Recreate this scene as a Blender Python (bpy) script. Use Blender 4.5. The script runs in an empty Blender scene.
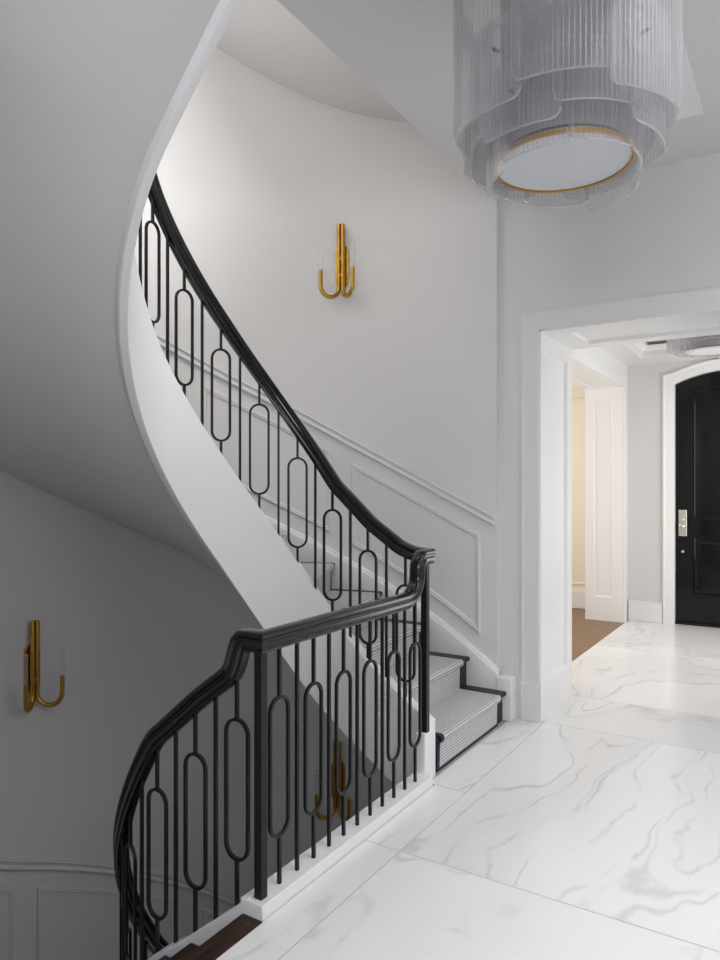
import bpy, bmesh, math, random
from mathutils import Vector, Matrix
random.seed(7)
C = bpy.context.scene.collection
PI = math.pi
S = 3.82            # storey height
CEIL = 3.385        # foyer ceiling

# ------------------------------------------------------------------ materials
def new_mat(name):
    m = bpy.data.materials.new(name); m.use_nodes = True
    nt = m.node_tree; nt.nodes.clear()
    out = nt.nodes.new('ShaderNodeOutputMaterial')
    return m, nt, out
def N(nt, kind, **kw):
    n = nt.nodes.new(kind)
    for k, v in kw.items(): setattr(n, k, v)
    return n
def principled(name, col, rough=.5, metal=0, coat=0, bump=0, bscale=60, var=0.0, spec=.5):
    m, nt, out = new_mat(name)
    b = N(nt, 'ShaderNodeBsdfPrincipled')
    b.inputs['Base Color'].default_value = (*col, 1)
    b.inputs['Roughness'].default_value = rough
    b.inputs['Metallic'].default_value = metal
    b.inputs['Coat Weight'].default_value = coat
    b.inputs['Coat Roughness'].default_value = .05
    b.inputs['Specular IOR Level'].default_value = spec
    tc = N(nt, 'ShaderNodeTexCoord')
    no = N(nt, 'ShaderNodeTexNoise'); no.inputs['Scale'].default_value = bscale
    no.inputs['Detail'].default_value = 4
    nt.links.new(tc.outputs['Object'], no.inputs['Vector'])
    if bump:
        bp = N(nt, 'ShaderNodeBump'); bp.inputs['Strength'].default_value = bump
        bp.inputs['Distance'].default_value = .002
        nt.links.new(no.outputs['Fac'], bp.inputs['Height'])
        nt.links.new(bp.outputs['Normal'], b.inputs['Normal'])
    if var:
        mx = N(nt, 'ShaderNodeMix', data_type='RGBA')
        mx.inputs['A'].default_value = (*[c*(1-var) for c in col], 1)
        mx.inputs['B'].default_value = (*[min(1, c*(1+var)) for c in col], 1)
        nt.links.new(no.outputs['Fac'], mx.inputs['Factor'])
        nt.links.new(mx.outputs['Result'], b.inputs['Base Color'])
    nt.links.new(b.outputs[0], out.inputs[0])
    return m

M = {}
M['wall'] = principled('wall_paint', (.67, .66, .652), .6, bump=.08, bscale=180)
M['ceiling'] = principled('ceiling_paint', (.67, .66, .652), .8, bump=.04, bscale=180)
M['trim'] = principled('trim_paint', (.80, .80, .80), .35)
M['casing'] = principled('casing_paint', (.70, .70, .705), .45)
M['stringer'] = principled('stringer_paint', (.82, .82, .83), .4)
M['wallpaper'] = principled('cream_paint', (.80, .73, .62), .7, bump=.05)
M['black'] = principled('black_lacquer', (.004, .004, .005), .17, coat=.25, spec=.4)
M['iron'] = principled('black_iron', (.007, .007, .008), .36, spec=.3)
M['door'] = principled('door_gloss', (.003, .003, .0035), .10, spec=.3)
M['brass'] = principled('aged_brass', (.52, .30, .06), .28, metal=1, var=.25, bscale=25)
M['bronze'] = principled('dark_bronze', (.10, .06, .015), .4, metal=.6)
M['nickel'] = principled('nickel', (.62, .60, .56), .3, metal=1, var=.1, bscale=60)
M['blue'] = principled('navy_binding', (.012, .022, .042), .85, bump=.3, bscale=300)
M['steel'] = principled('dark_pin', (.03, .03, .03), .3, metal=1)
M['oak'] = principled('oak_floor', (.22, .125, .065), .4, var=.3, bscale=9)
M['plaster_floor'] = principled('basement_floor', (.17, .115, .07), .5)

def wood():
    m, nt, out = new_mat('dark_walnut')
    tc = N(nt, 'ShaderNodeTexCoord'); mp = N(nt, 'ShaderNodeMapping')
    mp.inputs['Scale'].default_value = (30, 3, 30)
    no = N(nt, 'ShaderNodeTexNoise'); no.inputs['Scale'].default_value = 2; no.inputs['Detail'].default_value = 6
    rp = N(nt, 'ShaderNodeValToRGB')
    rp.color_ramp.elements[0].color = (.012, .007, .005, 1); rp.color_ramp.elements[0].position = .3
    rp.color_ramp.elements[1].color = (.055, .028, .018, 1); rp.color_ramp.elements[1].position = .75
    b = N(nt, 'ShaderNodeBsdfPrincipled'); b.inputs['Roughness'].default_value = .4; b.inputs['Specular IOR Level'].default_value = .25
    nt.links.new(tc.outputs['Object'], mp.inputs[0]); nt.links.new(mp.outputs[0], no.inputs['Vector'])
    nt.links.new(no.outputs['Fac'], rp.inputs[0]); nt.links.new(rp.outputs[0], b.inputs['Base Color'])
    nt.links.new(b.outputs[0], out.inputs[0]); return m
M['wood'] = wood()

def marble():
    m, nt, out = new_mat('white_marble')
    L = nt.links.new
    uv = N(nt, 'ShaderNodeUVMap'); uv.uv_map = 'slab'
    mp = N(nt, 'ShaderNodeMapping'); mp.inputs['Scale'].default_value = (1.0, .42, 1); mp.inputs['Rotation'].default_value = (0, 0, .35)
    L(uv.outputs[0], mp.inputs[0])
    w = N(nt, 'ShaderNodeTexNoise'); w.inputs['Scale'].default_value = 1.1; w.inputs['Detail'].default_value = 3; w.inputs['Roughness'].default_value = .5
    L(mp.outputs[0], w.inputs['Vector'])
    add = N(nt, 'ShaderNodeVectorMath', operation='MULTIPLY_ADD'); add.inputs[1].default_value = (1.5, 1.5, 0)
    L(w.outputs['Color'], add.inputs[0]); L(mp.outputs[0], add.inputs[2])
    def vein(scale, width, detail, seed):
        a = N(nt, 'ShaderNodeVectorMath', operation='ADD'); a.inputs[1].default_value = (seed, seed*.7, seed*.3)
        L(add.outputs[0], a.inputs[0])
        n = N(nt, 'ShaderNodeTexNoise'); n.inputs['Scale'].default_value = scale; n.inputs['Detail'].default_value = detail; n.inputs['Roughness'].default_value = .45
        L(a.outputs[0], n.inputs['Vector'])
        s = N(nt, 'ShaderNodeMath', operation='SUBTRACT'); s.inputs[1].default_value = .5; L(n.outputs['Fac'], s.inputs[0])
        ab = N(nt, 'ShaderNodeMath', operation='ABSOLUTE'); L(s.outputs[0], ab.inputs[0])
        mr = N(nt, 'ShaderNodeMapRange'); mr.inputs['From Min'].default_value = 0; mr.inputs['From Max'].default_value = width
        mr.inputs['To Min'].default_value = 1; mr.inputs['To Max'].default_value = 0; mr.interpolation_type = 'SMOOTHSTEP'
        L(ab.outputs[0], mr.inputs['Value']); return mr
    def mth(op, a, b=None, k=None):
        q = N(nt, 'ShaderNodeMath', operation=op); L(a, q.inputs[0])
        if b is not None: L(b, q.inputs[1])
        if k is not None: q.inputs[1].default_value = k
        return q.outputs[0]
    def noise(src, sc, det=3, ro=.5):
        n = N(nt, 'ShaderNodeTexNoise'); n.inputs['Scale'].default_value = sc; n.inputs['Detail'].default_value = det; n.inputs['Roughness'].default_value = ro
        L(src, n.inputs['Vector']); return n.outputs['Fac']
    def ramp(v, a, b, lo=0, hi=1):
        mr = N(nt, 'ShaderNodeMapRange'); mr.inputs['From Min'].default_value = a; mr.inputs['From Max'].default_value = b
        mr.inputs['To Min'].default_value = lo; mr.inputs['To Max'].default_value = hi; mr.interpolation_type = 'SMOOTHSTEP'
        L(v, mr.inputs['Value']); return mr.outputs[0]
    flow = mth('ADD', noise(add.outputs[0], .62, 2, .4), mth('MULTIPLY', noise(uv.outputs[0], 7, 5, .6), k=.02))
    def contour(k, w, ph):
        f = mth('FRACT', mth('ADD', mth('MULTIPLY', flow, k=k), k=ph))
        return ramp(mth('ABSOLUTE', mth('SUBTRACT', f, k=.5)), 0, w, 1, 0)
    br = ramp(noise(uv.outputs[0], 1.7, 3), .40, .62); br2 = ramp(noise(uv.outputs[0], 3.1, 4), .38, .62)
    grain = ramp(noise(uv.outputs[0], 38, 5, .7), .40, .65)
    t = mth('MULTIPLY', mth('MULTIPLY', contour(9, .05, .1), br), k=.34)
    t = mth('ADD', t, mth('MULTIPLY', mth('MULTIPLY', contour(19, .10, .4), br2), k=.34))
    t = mth('ADD', t, mth('MULTIPLY', mth('MULTIPLY', contour(4, .26, .7), grain), k=.05))
    t = mth('ADD', t, mth('MULTIPLY', contour(3, .42, .2), k=.17))
    mx = N(nt, 'ShaderNodeMix', data_type='RGBA'); mx.inputs['A'].default_value = (.83, .83, .83, 1); mx.inputs['B'].default_value = (.36, .355, .36, 1)
    L(t, mx.inputs['Factor'])
    b = N(nt, 'ShaderNodeBsdfPrincipled'); b.inputs['Roughness'].default_value = .22
    L(mx.outputs['Result'], b.inputs['Base Color']); L(b.outputs[0], out.inputs[0]); return m
M['marble'] = marble()
M['grout'] = principled('grout', (.42, .41, .41), .8)

def carpet():
    m, nt, out = new_mat('woven_runner'); L = nt.links.new
    uv = N(nt, 'ShaderNodeUVMap'); uv.uv_map = 'weave'
    sp = N(nt, 'ShaderNodeSeparateXYZ'); L(uv.outputs[0], sp.inputs[0])
    def wave(sock, per, lo, hi):
        a = N(nt, 'ShaderNodeMath', operation='MULTIPLY'); a.inputs[1].default_value = 2*PI/per; L(sock, a.inputs[0])
        s = N(nt, 'ShaderNodeMath', operation='SINE'); L(a.outputs[0], s.inputs[0])
        r = N(nt, 'ShaderNodeMapRange'); r.inputs['From Min'].default_value = lo; r.inputs['From Max'].default_value = hi; L(s.outputs[0], r.inputs['Value']); return r.outputs[0]
    a = wave(sp.outputs[1], .0165, -.1, .6)
    c = wave(sp.outputs[0], .016, -.75, .1)
    no = N(nt, 'ShaderNodeTexNoise'); no.inputs['Scale'].default_value = 90; no.inputs['Detail'].default_value = 3; L(uv.outputs[0], no.inputs['Vector'])
    q = N(nt, 'ShaderNodeMath', operation='MULTIPLY'); L(a, q.inputs[0]); L(c, q.inputs[1])
    q2 = N(nt, 'ShaderNodeMath', operation='MULTIPLY'); L(q.outputs[0], q2.inputs[0]); q2.inputs[1].default_value = .8
    mx = N(nt, 'ShaderNodeMix', data_type='RGBA'); mx.inputs['A'].default_value = (.74, .73, .73, 1); mx.inputs['B'].default_value = (.11, .11, .125, 1); L(q2.outputs[0], mx.inputs['Factor'])
    mx2 = N(nt, 'ShaderNodeMix', data_type='RGBA', blend_type='MULTIPLY'); mx2.inputs['Factor'].default_value = .35
    L(mx.outputs['Result'], mx2.inputs['A']); L(no.outputs['Color'], mx2.inputs['B'])
    b = N(nt, 'ShaderNodeBsdfPrincipled'); b.inputs['Roughness'].default_value = .95; b.inputs['Specular IOR Level'].default_value = .1
    bp = N(nt, 'ShaderNodeBump'); bp.inputs['Strength'].default_value = .4; bp.inputs['Distance'].default_value = .002
    L(no.outputs['Fac'], bp.inputs['Height']); L(bp.outputs[0], b.inputs['Normal'])
    L(mx2.outputs['Result'], b.inputs['Base Color']); L(b.outputs[0], out.inputs[0]); return m
M['carpet'] = carpet()

def glassmat(name, tcol, body, k0, k1):
    """clear at face-on view, greyer where the surface turns away, as thick fluted glass is"""
    m, nt, out = new_mat(name); L = nt.links.new
    tr = N(nt, 'ShaderNodeBsdfTransparent'); tr.inputs[0].default_value = (*tcol, 1)
    gl = N(nt, 'ShaderNodeBsdfGlossy'); gl.inputs['Roughness'].default_value = .15; gl.inputs[0].default_value = (.95, .95, .97, 1)
    df = N(nt, 'ShaderNodeBsdfDiffuse'); df.inputs[0].default_value = (*body, 1)
    tl = N(nt, 'ShaderNodeBsdfTranslucent'); tl.inputs[0].default_value = (*body, 1)
    m0 = N(nt, 'ShaderNodeMixShader'); m0.inputs[0].default_value = .5; L(df.outputs[0], m0.inputs[1]); L(tl.outputs[0], m0.inputs[2])
    mg = N(nt, 'ShaderNodeMixShader'); mg.inputs[0].default_value = .35; L(m0.outputs[0], mg.inputs[1]); L(gl.outputs[0], mg.inputs[2])
    lw = N(nt, 'ShaderNodeLayerWeight'); lw.inputs['Blend'].default_value = .5
    mr = N(nt, 'ShaderNodeMapRange'); mr.inputs['From Min'].default_value = .1; mr.inputs['From Max'].default_value = .9
    mr.inputs['To Min'].default_value = k0; mr.inputs['To Max'].default_value = k1
    L(lw.outputs['Facing'], mr.inputs['Value'])
    m2 = N(nt, 'ShaderNodeMixShader'); L(mr.outputs[0], m2.inputs[0]); L(tr.outputs[0], m2.inputs[1]); L(mg.outputs[0], m2.inputs[2])
    L(m2.outputs[0], out.inputs[0]); return m
M['glass'] = glassmat('ribbed_glass', (.95, .95, .955), (.66, .65, .67), .07, .60)
M['edge'] = glassmat('polished_glass_edge', (.9, .9, .9), (.80, .79, .80), .35, .8)
M['candle'] = glassmat('clear_glass_tube', (.98, .98, .98), (.85, .85, .85), .14, .5)
M['pane'] = glassmat('window_glass', (.98, .98, .98), (.8, .8, .8), .0, .05)
def emis(name, col, st):
    m, nt, out = new_mat(name)
    e = N(nt, 'ShaderNodeBsdfPrincipled'); e.inputs['Base Color'].default_value = (.60, .62, .66, 1); e.inputs['Roughness'].default_value = .6
    e.inputs['Emission Color'].default_value = (*col, 1); e.inputs['Emission Strength'].default_value = st
    nt.links.new(e.outputs[0], out.inputs[0]); return m
M['diffuser'] = emis('opal_diffuser', (.9, .95, 1), .02)
M['frost'] = principled('frosted_body', (.30, .295, .305), .6)

# ------------------------------------------------------------------ mesh helpers
class MB:
    def __init__(s): s.v = []; s.f = []; s.uv = []
    def add(s, vs, fs, uvs=None):
        o = len(s.v); s.v += [tuple(p) for p in vs]; s.f += [tuple(i+o for i in f) for f in fs]
        s.uv += (uvs if uvs else [None]*len(fs))
        return s
    def box(s, x0, x1, y0, y1, z0, z1):
        vs = [(x, y, z) for z in (z0, z1) for y in (y0, y1) for x in (x0, x1)]
        return s.add(vs, [(0, 2, 3, 1), (4, 5, 7, 6), (0, 1, 5, 4), (1, 3, 7, 5), (3, 2, 6, 7), (2, 0, 4, 6)])
    def grid(s, rows, close_u=False, close_v=False, caps=False):
        n = len(rows); m = len(rows[0]); vs = [p for r in rows for p in r]; fs = []
        for i in range(n if close_u else n-1):
            for j in range(m if close_v else m-1):
                a = i*m+j; b = i*m+(j+1) % m; c = ((i+1) % n)*m+(j+1) % m; d = ((i+1) % n)*m+j
                fs.append((a, b, c, d))
        if caps:
            fs.append(tuple(range(m-1, -1, -1))); fs.append(tuple((n-1)*m+j for j in range(m)))
        return s.add(vs, fs)
    def tube(s, pts, r, seg=10, closed=False, caps=True):
        pts = [Vector(p) for p in pts]; n = len(pts); rows = []
        t0 = (pts[1]-pts[0]).normalized()
        ref = Vector((0, 0, 1)) if abs(t0.z) < .9 else Vector((1, 0, 0))
        nrm = t0.cross(ref).normalized()
        for i, p in enumerate(pts):
            if closed: t = (pts[(i+1) % n]-pts[i-1]).normalized()
            elif i == 0: t = t0
            elif i == n-1: t = (pts[-1]-pts[-2]).normalized()
            else: t = (pts[i+1]-pts[i-1]).normalized()
            nrm = (nrm - t*nrm.dot(t)).normalized(); bn = t.cross(nrm)
            rr = r[i] if isinstance(r, (list, tuple)) else r
            rows.append([tuple(p+nrm*math.cos(a)*rr+bn*math.sin(a)*rr) for a in [2*PI*k/seg for k in range(seg)]])
        return s.grid(rows, close_u=closed, close_v=True, caps=caps and not closed)
    def sweep(s, pts, sides, prof, closed=False, ups=None):
        rows = []; n = len(pts); pts = [Vector(p) for p in pts]
        for i, p in enumerate(pts):
            if closed: t = (pts[(i+1) % n]-pts[i-1])
            elif i == 0: t = pts[1]-pts[0]
            elif i == n-1: t = pts[-1]-pts[-2]
            else: t = pts[i+1]-pts[i-1]
            t.normalize(); sd = Vector(sides[i])
            if sd.length > 1.2: up = Vector((0, 0, 1))
            else: sd.normalize(); up = sd.cross(t).normalized() if ups is None else Vector(ups[i])
            rows.append([tuple(p+sd*a+up*b) for a, b in prof])
        return s.grid(rows, close_u=closed, close_v=True, caps=not closed)
    def lathe(s, prof, cx=0, cy=0, seg=48, close=False):
        rows = [[(cx+r*math.cos(2*PI*k/seg), cy+r*math.sin(2*PI*k/seg), z) for r, z in prof] for k in range(seg)]
        return s.grid(rows, close_u=True, close_v=close)
    def build(s, name, mat, parent=None, smooth=False, bevel=0, uvname=None, ang=40, loc=None):
        me = bpy.data.meshes.new(name); me.from_pydata(s.v, [], s.f)
        if uvname:
            l = me.uv_layers.new(name=uvname); i = 0
            for f, uv in zip(s.f, s.uv):
                for k in range(len(f)):
                    l.data[i].uv = uv[k] if uv else (0, 0)
                    i += 1
        bm = bmesh.new(); bm.from_mesh(me); bmesh.ops.recalc_face_normals(bm, faces=bm.faces); bm.to_mesh(me); bm.free()
        me.materials.append(M[mat] if isinstance(mat, str) else mat)
        o = bpy.data.objects.new(name, me); C.objects.link(o)
        if loc:
            me.transform(Matrix.Translation(-Vector(loc))); o.location = loc
        if parent: o.parent = parent
        if smooth:
            me.polygons.foreach_set('use_smooth', [True]*len(me.polygons))
            bm = bmesh.new(); bm.from_mesh(me)
            for e in bm.edges:
                if len(e.link_faces) != 2 or e.calc_face_angle(0) > math.radians(ang): e.smooth = False
            bm.to_mesh(me); bm.free()
        if bevel:
            b = o.modifiers.new('bevel', 'BEVEL'); b.width = bevel; b.segments = 2; b.limit_method = 'ANGLE'; b.angle_limit = math.radians(50)
        return o
def empty(name, loc=(0, 0, 0), rz=0):
    o = bpy.data.objects.new(name, None); o.empty_display_size = .1; C.objects.link(o); o.location = loc; o.rotation_euler.z = rz; return o
def tag(o, label=None, cat=None, group=None, kind=None):
    if label: o['label'] = label
    if cat: o['category'] = cat
    if group: o['group'] = group
    if kind: o['kind'] = kind
    return o
def struct(o): o['kind'] = 'structure'; return o
def copy_tree(o, parent=None):
    c = o.copy(); C.objects.link(c); c.parent = parent
    for ch in o.children: copy_tree(ch, c)
    return c
def interp(tab, x):
    if x <= tab[0][0]:
        (a, b), (c, d) = tab[0], tab[1]; return b+(d-b)/(c-a)*(x-a)
    for (a, b), (c, d) in zip(tab, tab[1:]):
        if x <= c: return b+(d-b)*(x-a)/(c-a)
    (a, b), (c, d) = tab[-2], tab[-1]; return d+(d-b)/(c-a)*(x-c)
def smooth_tab(tab, w=.10):
    return lambda x: sum(interp(tab, x+w*k/4)*g for k, g in zip(range(-4, 5), [1, 2, 3, 4, 5, 4, 3, 2, 1]))/25

# ------------------------------------------------------------------ plan geometry of the stair
CX, CY, R = -2.145, 2.605, .68                # inner string centre line
X0 = -1.66
L1 = X0-CX; LA = PI*R; LT = 2*L1+LA         # straight, arc, straight
def inner(s):
    """point, outward normal (away from the well), tangent (climbing)"""
    if s < L1: return Vector((X0-s, CY+R, 0)), Vector((0, 1, 0)), Vector((-1, 0, 0))
    if s > L1+LA: return Vector((CX+(s-L1-LA), CY-R, 0)), Vector((0, -1, 0)), Vector((1, 0, 0))
    a = (s-L1)/R
    n = Vector((-math.sin(a), math.cos(a), 0))
    return Vector((CX, CY, 0))+n*R, n, Vector((-math.cos(a), -math.sin(a), 0))
OX, OY, OR = -2.35, 2.58, 1.80              # outer wall
XW = -1.717
K1 = XW-OX; KA = PI*OR; KT = 2*K1+KA
def outer(t):
    """point on the outer wall and the normal pointing into the stairwell"""
    if t < K1: return Vector((XW-t, OY+OR, 0)), Vector((0, -1, 0))
    if t > K1+KA: return Vector((OX+(t-K1-KA), OY-OR, 0)), Vector((0, 1, 0))
    a = (t-K1)/OR; n = Vector((-math.sin(a), math.cos(a), 0))
    return Vector((OX, OY, 0))+n*OR, -n
def outer_t_of(x, y, side=None):
    """parameter t of the wall point hit going outward from the inner string"""
    if side == 'far': return XW-x
    if side == 'near': return K1+KA+(x-OX)
    dx, dy = x-CX, y-CY
    l = math.hypot(dx, dy); dx /= l; dy /= l
    if dy > 0:
        k = (OY+OR-CY)/dy; px = CX+dx*k
        if px > OX: return XW-px
    if dy < 0:
        k = (OY-OR-CY)/dy; px = CX+dx*k
        if px > OX: return K1+KA+(px-OX)
    fx, fy = CX-OX, CY-OY; b = fx*dx+fy*dy; c = fx*fx+fy*fy-OR*OR
    k = -b+math.sqrt(b*b-c); px, py = CX+dx*k, CY+dy*k
    a = math.atan2(-(px-OX), py-OY)
    if a < 0: a += 2*PI
    return K1+a*OR
def s_to_t(s):
    p, n, _ = inner(s)
    if s < L1: t = outer_t_of(p.x, p.y, 'far') if p.x > OX else 0
    elif s > L1+LA: t = outer_t_of(p.x, p.y, 'near')
    else: t = outer_t_of(CX+n.x, CY+n.y)
    return t
# heights along the inner string (flight from the foyer floor to the upper floor)
OVAL = [(-.05, .61), (.137, .73), (.371, .90), (.601, 1.116), (.809, 1.417), (1.027, 1.721), (1.246, 2.018), (1.47, 2.307), (1.696, 2.596),
        (LT-.50, 3.893), (LT-.304, 4.054), (LT-.09, 4.224), (LT, 4.30)]
zoval = smooth_tab(OVAL, .06)
def zstr(s): return zoval(s)-interp([(0, .335), (2.3, .335), (2.55, .385), (2.75, .42), (3.1, .42)], s)
ZB = [(-.1, -.30), (.18, -.08), (.46, .10), (.62, .215), (.79, .40), (.99, .68), (1.25, 1.06), (LT-.55, 2.78), (LT-.1, 3.30), (LT, 3.385)]
zbot = smooth_tab(ZB, .12)
RU = [(-.1, 1.108), (.08, 1.112), (.18, 1.145), (.371, 1.272), (.601, 1.478), (.809, 1.777), (1.027, 2.081), (1.246, 2.378), (1.47, 2.667), (1.696, 2.956),
      (LT-.50, 4.293), (LT-.304, 4.454), (LT-.13, 4.592), (LT-.105, 4.615), (LT-.09, 4.65), (LT-.078, 4.70), (LT-.066, 4.73), (LT-.055, 4.735), (LT+.1, 4.735)]
def zrail(s):
    w = .05 if s < LT-.3 else .015
    return smooth_tab(RU, w)(s)
# riser lines
HS = .04
def riser(k, fwd=0.0):
    """inner and outer end (plan) of riser k; fwd moves the line towards the foot (nosing)"""
    if k in (1, 2): x = -1.66-.255*(k-1)+fwd; return Vector((x, CY+R+HS, 0)), Vector((x, OY+OR-.035, 0))
    if k >= 19: x = -1.66-.255*(20-k)-fwd; return Vector((x, CY-R-HS, 0)), Vector((x, OY-OR+.035, 0))
    th = math.radians(2.5+11.667*(k-3)); d = Vector((-math.sin(th), math.cos(th), 0)); sh = Vector((d.y, -d.x, 0))*fwd
    c = Vector((CX, CY, 0)); t = outer_t_of(CX+d.x, CY+d.y); p, n = outer(t)
    return c+d*(R+HS)+sh, p-d*.035+sh
def out_pt(t, h): p, n = outer(t); return p+n*h
def riser_t(k):
    if k in (1, 2): return XW-(-1.66-.255*(k-1))
    if k >= 19: return K1+KA+((-1.66-.255*(20-k))-OX)
    th = math.radians(2.5+11.667*(k-3)); return outer_t_of(CX-math.sin(th), CY+math.cos(th))
RH = S/20
NZ = [(riser_t(k)-.02, RH*k) for k in range(1, 21)]
nosing = smooth_tab(NZ, .28)

# ------------------------------------------------------------------ staircase flight
def make_flight():
    root = empty('staircase', (X0, CY+R, 0))
    def P(mb, name, mat, **kw):
        o = mb.build(name, mat, **kw); o.data.transform(Matrix.Translation(-root.location)); o.parent = root; return o
    n = 96
    ss = [-.02+(LT+.02)*i/n for i in range(n+1)]
    mb = MB(); rows = []
    for s in ss:
        p, nn, _ = inner(s); a = p-nn*.03; b = p+nn*HS; zt = zstr(s); zb = zbot(s)
        if s < .03: zb = min(zb, -.30)
        c = p+nn*.010; rows.append([(a.x, a.y, zb), (a.x, a.y, zt), (b.x, b.y, zt), (b.x, b.y, zb+.06), (c.x, c.y, zb)])
    mb.grid(rows, close_v=True, caps=True)
    P(mb, 'stringer', 'stringer', smooth=True, bevel=.004)
    # plastered underside
    mb = MB(); top = []; bot = []
    for i in range(n+1):
        s = -.02+(LT-.03)*i/n
        p, nn, _ = inner(s); a = p+nn*.0; q, qn = outer(s_to_t(s)); z = zbot(s)
        top.append([tuple(a.lerp(q, f)+Vector((0, 0, z+.035+.045*f+.10))) for f in (0, .33, .66, 1)])
        bot.append([tuple(a.lerp(q, f)+Vector((0, 0, z+.035+.045*f))) for f in (0, .33, .66, 1)])
    rows = [b+t[::-1] for b, t in zip(bot, top)]
    mb.grid(rows, close_v=True, caps=True)
    P(mb, 'soffit', 'ceiling', smooth=True)
    for k in range(1, 21):
        a0, b0 = riser(k)
        mb = MB(); th = (a0-riser(k, .02)[0])
        v = [a0, b0]; z0, z1 = RH*(k-1)-(.0 if k == 1 else .03), RH*k-.028
        w = (riser(k, -.018)[0], riser(k, -.018)[1])
        mb.add([(*v[0][:2], z0), (*v[1][:2], z0), (*v[1][:2], z1), (*v[0][:2], z1), (*w[0][:2], z0), (*w[1][:2], z0), (*w[1][:2], z1), (*w[0][:2], z1)],
               [(0, 1, 2, 3), (7, 6, 5, 4), (0, 4, 5, 1), (1, 5, 6, 2), (2, 6, 7, 3), (3, 7, 4, 0)])
        P(mb, 'riser', 'wood')
        # tread
        c0, d0 = riser(k, .026)
        zt = RH*k
        if k < 20:
            c1, d1 = riser(k+1, -.012); ta, tb = riser_t(k), riser_t(k+1)
            outs = [out_pt(ta+(tb-ta)*f, .035) for f in (.25, .5, .75)]
            if k in (18,): pass
            sa, sb = None, None
            ins = []
            if 3 <= k < 18:
                for f in (.33, .66):
                    a = math.radians(2.5+11.667*(k-3+f)); ins.append(Vector((CX-math.sin(a)*(R+HS), CY+math.cos(a)*(R+HS), 0)))
            if k == 2: ins = [Vector((CX, CY+R+HS, 0))]
            if k == 18: ins = [Vector((CX, CY-R-HS, 0))]
            poly = [c0, d0]+outs+[d1, c1]+ins[::-1]
        else:
            poly = [c0, d0, Vector((-1.59, OY-OR+.035, 0)), Vector((-1.59, CY-R-HS, 0))]
        m = len(poly)
        mb = MB(); mb.add([(*p[:2], zt-.028) for p in poly]+[(*p[:2], zt) for p in poly],
                          [tuple(range(m-1, -1, -1)), tuple(range(m, 2*m))]+[(i, (i+1) % m, m+(i+1) % m, m+i) for i in range(m)])
        P(mb, 'tread', 'wood', bevel=.008)
    # skirting board on the wall side
    mb = MB(); rows = []
    for i in range(121):
        t = -.02+(KT+.02)*i/120; q, qn = outer(t); z = nosing(t)+.085
        if t < .06: z = max(z, .275)
        z = min(z, S+.27)
        prof = [(0, z), (.022, z), (.028, z-.008), (.03, z-.022), (.036, z-.03), (.036, z-.42), (0, z-.42)]
        rows.append([(q.x+qn.x*h, q.y+qn.y*h, max(zz, 0.0)) for h, zz in prof])
    mb.grid(rows, close_v=True, caps=True)
    P(mb, 'skirting_board', 'trim', smooth=True, ang=30)
    return root

def make_runner():
    root = empty('stair_runner', (-1.66, 3.85, 0))
    A = .025; Bm = .135
    def AK(k): return A+.10*max(0, k-6)/14
    def line(k, fwd, off=0):
        a, b = riser(k, fwd); d = (b-a).normalized(); return a+d*(A+off), b-d*(Bm+off)
    def piece(name, mat, off0, off1, lift, which):
        mb = MB(); vv = 0
        for k in range(1, 21):
            e = .034
            z0 = RH*(k-1)+lift; z1 = RH*k+lift
            pts = []   # (fwd, z, k)
            pts.append((.006, z0 if k > 1 else .004)); pts.append((.010, z1-.045)); pts.append((e, z1-.028)); pts.append((e+.003, z1-.012)); pts.append((e-.006, z1+.002))
            rows = []
            for fw, z in pts:
                a, b = riser(k, fw+lift); d = (b-a).normalized()
                p0, p1 = a+d*AK(k), b-d*Bm; rows.append((p0, p1, z))
            if k == 20: rows = rows[:2]
            if k < 20:
                a, b = riser(k+1, .0); d = (b-a).normalized()
                rows.append((a+d*AK(k+1), b-d*Bm, z1+.002))
            lens = [0]
            for i in range(1, len(rows)):
                m0 = (rows[i-1][0]+rows[i-1][1])/2; m1 = (rows[i][0]+rows[i][1])/2
                lens.append(lens[-1]+math.hypot((m1-m0).length, rows[i][2]-rows[i-1][2]))
            if which == 'foot': rows = [rows[0], (rows[0][0], rows[0][1], z0+.011)] if k == 1 else rows[:1]
            for i in range(len(rows)-1):
                qs = []
                for (p0, p1, z) in (rows[i], rows[i+1]):
                    w = (p1-p0).length; d = (p1-p0)/w
                    if which == 'field': u0, u1 = .028, w-.006
                    elif which == 'in': u0, u1 = 0, .03
                    elif which == 'out': u0, u1 = w-.008, w
                    else: u0, u1 = .02, w
                    qs.append((p0+d*u0, p0+d*u1, z, u0, u1))
                (a, b, za, ua, ub), (c, d2, zc, uc, ud) = qs
                L0, L1_ = vv+lens[i], vv+lens[i+1]
                mb.add([(a.x, a.y, za), (b.x, b.y, za), (d2.x, d2.y, zc), (c.x, c.y, zc)], [(0, 1, 2, 3)], [[(ua, L0), (ub, L0), (ud, L1_), (uc, L1_)]])
            vv += lens[-1]
        o = mb.build(name, mat, uvname='weave'); o.data.transform(Matrix.Translation(-root.location)); o.parent = root
        so = o.modifiers.new('thick', 'SOLIDIFY'); so.thickness = .007; so.offset = 0
        return o
    piece('woven_field', 'carpet', 0, 0, .004, 'field')
    b = piece('binding', 'blue', 0, 0, .006, 'in'); b['label'] = 'navy blue binding tape along the runner edge'
    b = piece('binding', 'blue', 0, 0, .006, 'out'); b['label'] = 'navy blue binding tape along the runner edge'
    b = piece('binding', 'blue', 0, 0, .007, 'foot'); b['label'] = 'navy blue binding tape along the foot of the runner'
    return root

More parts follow.
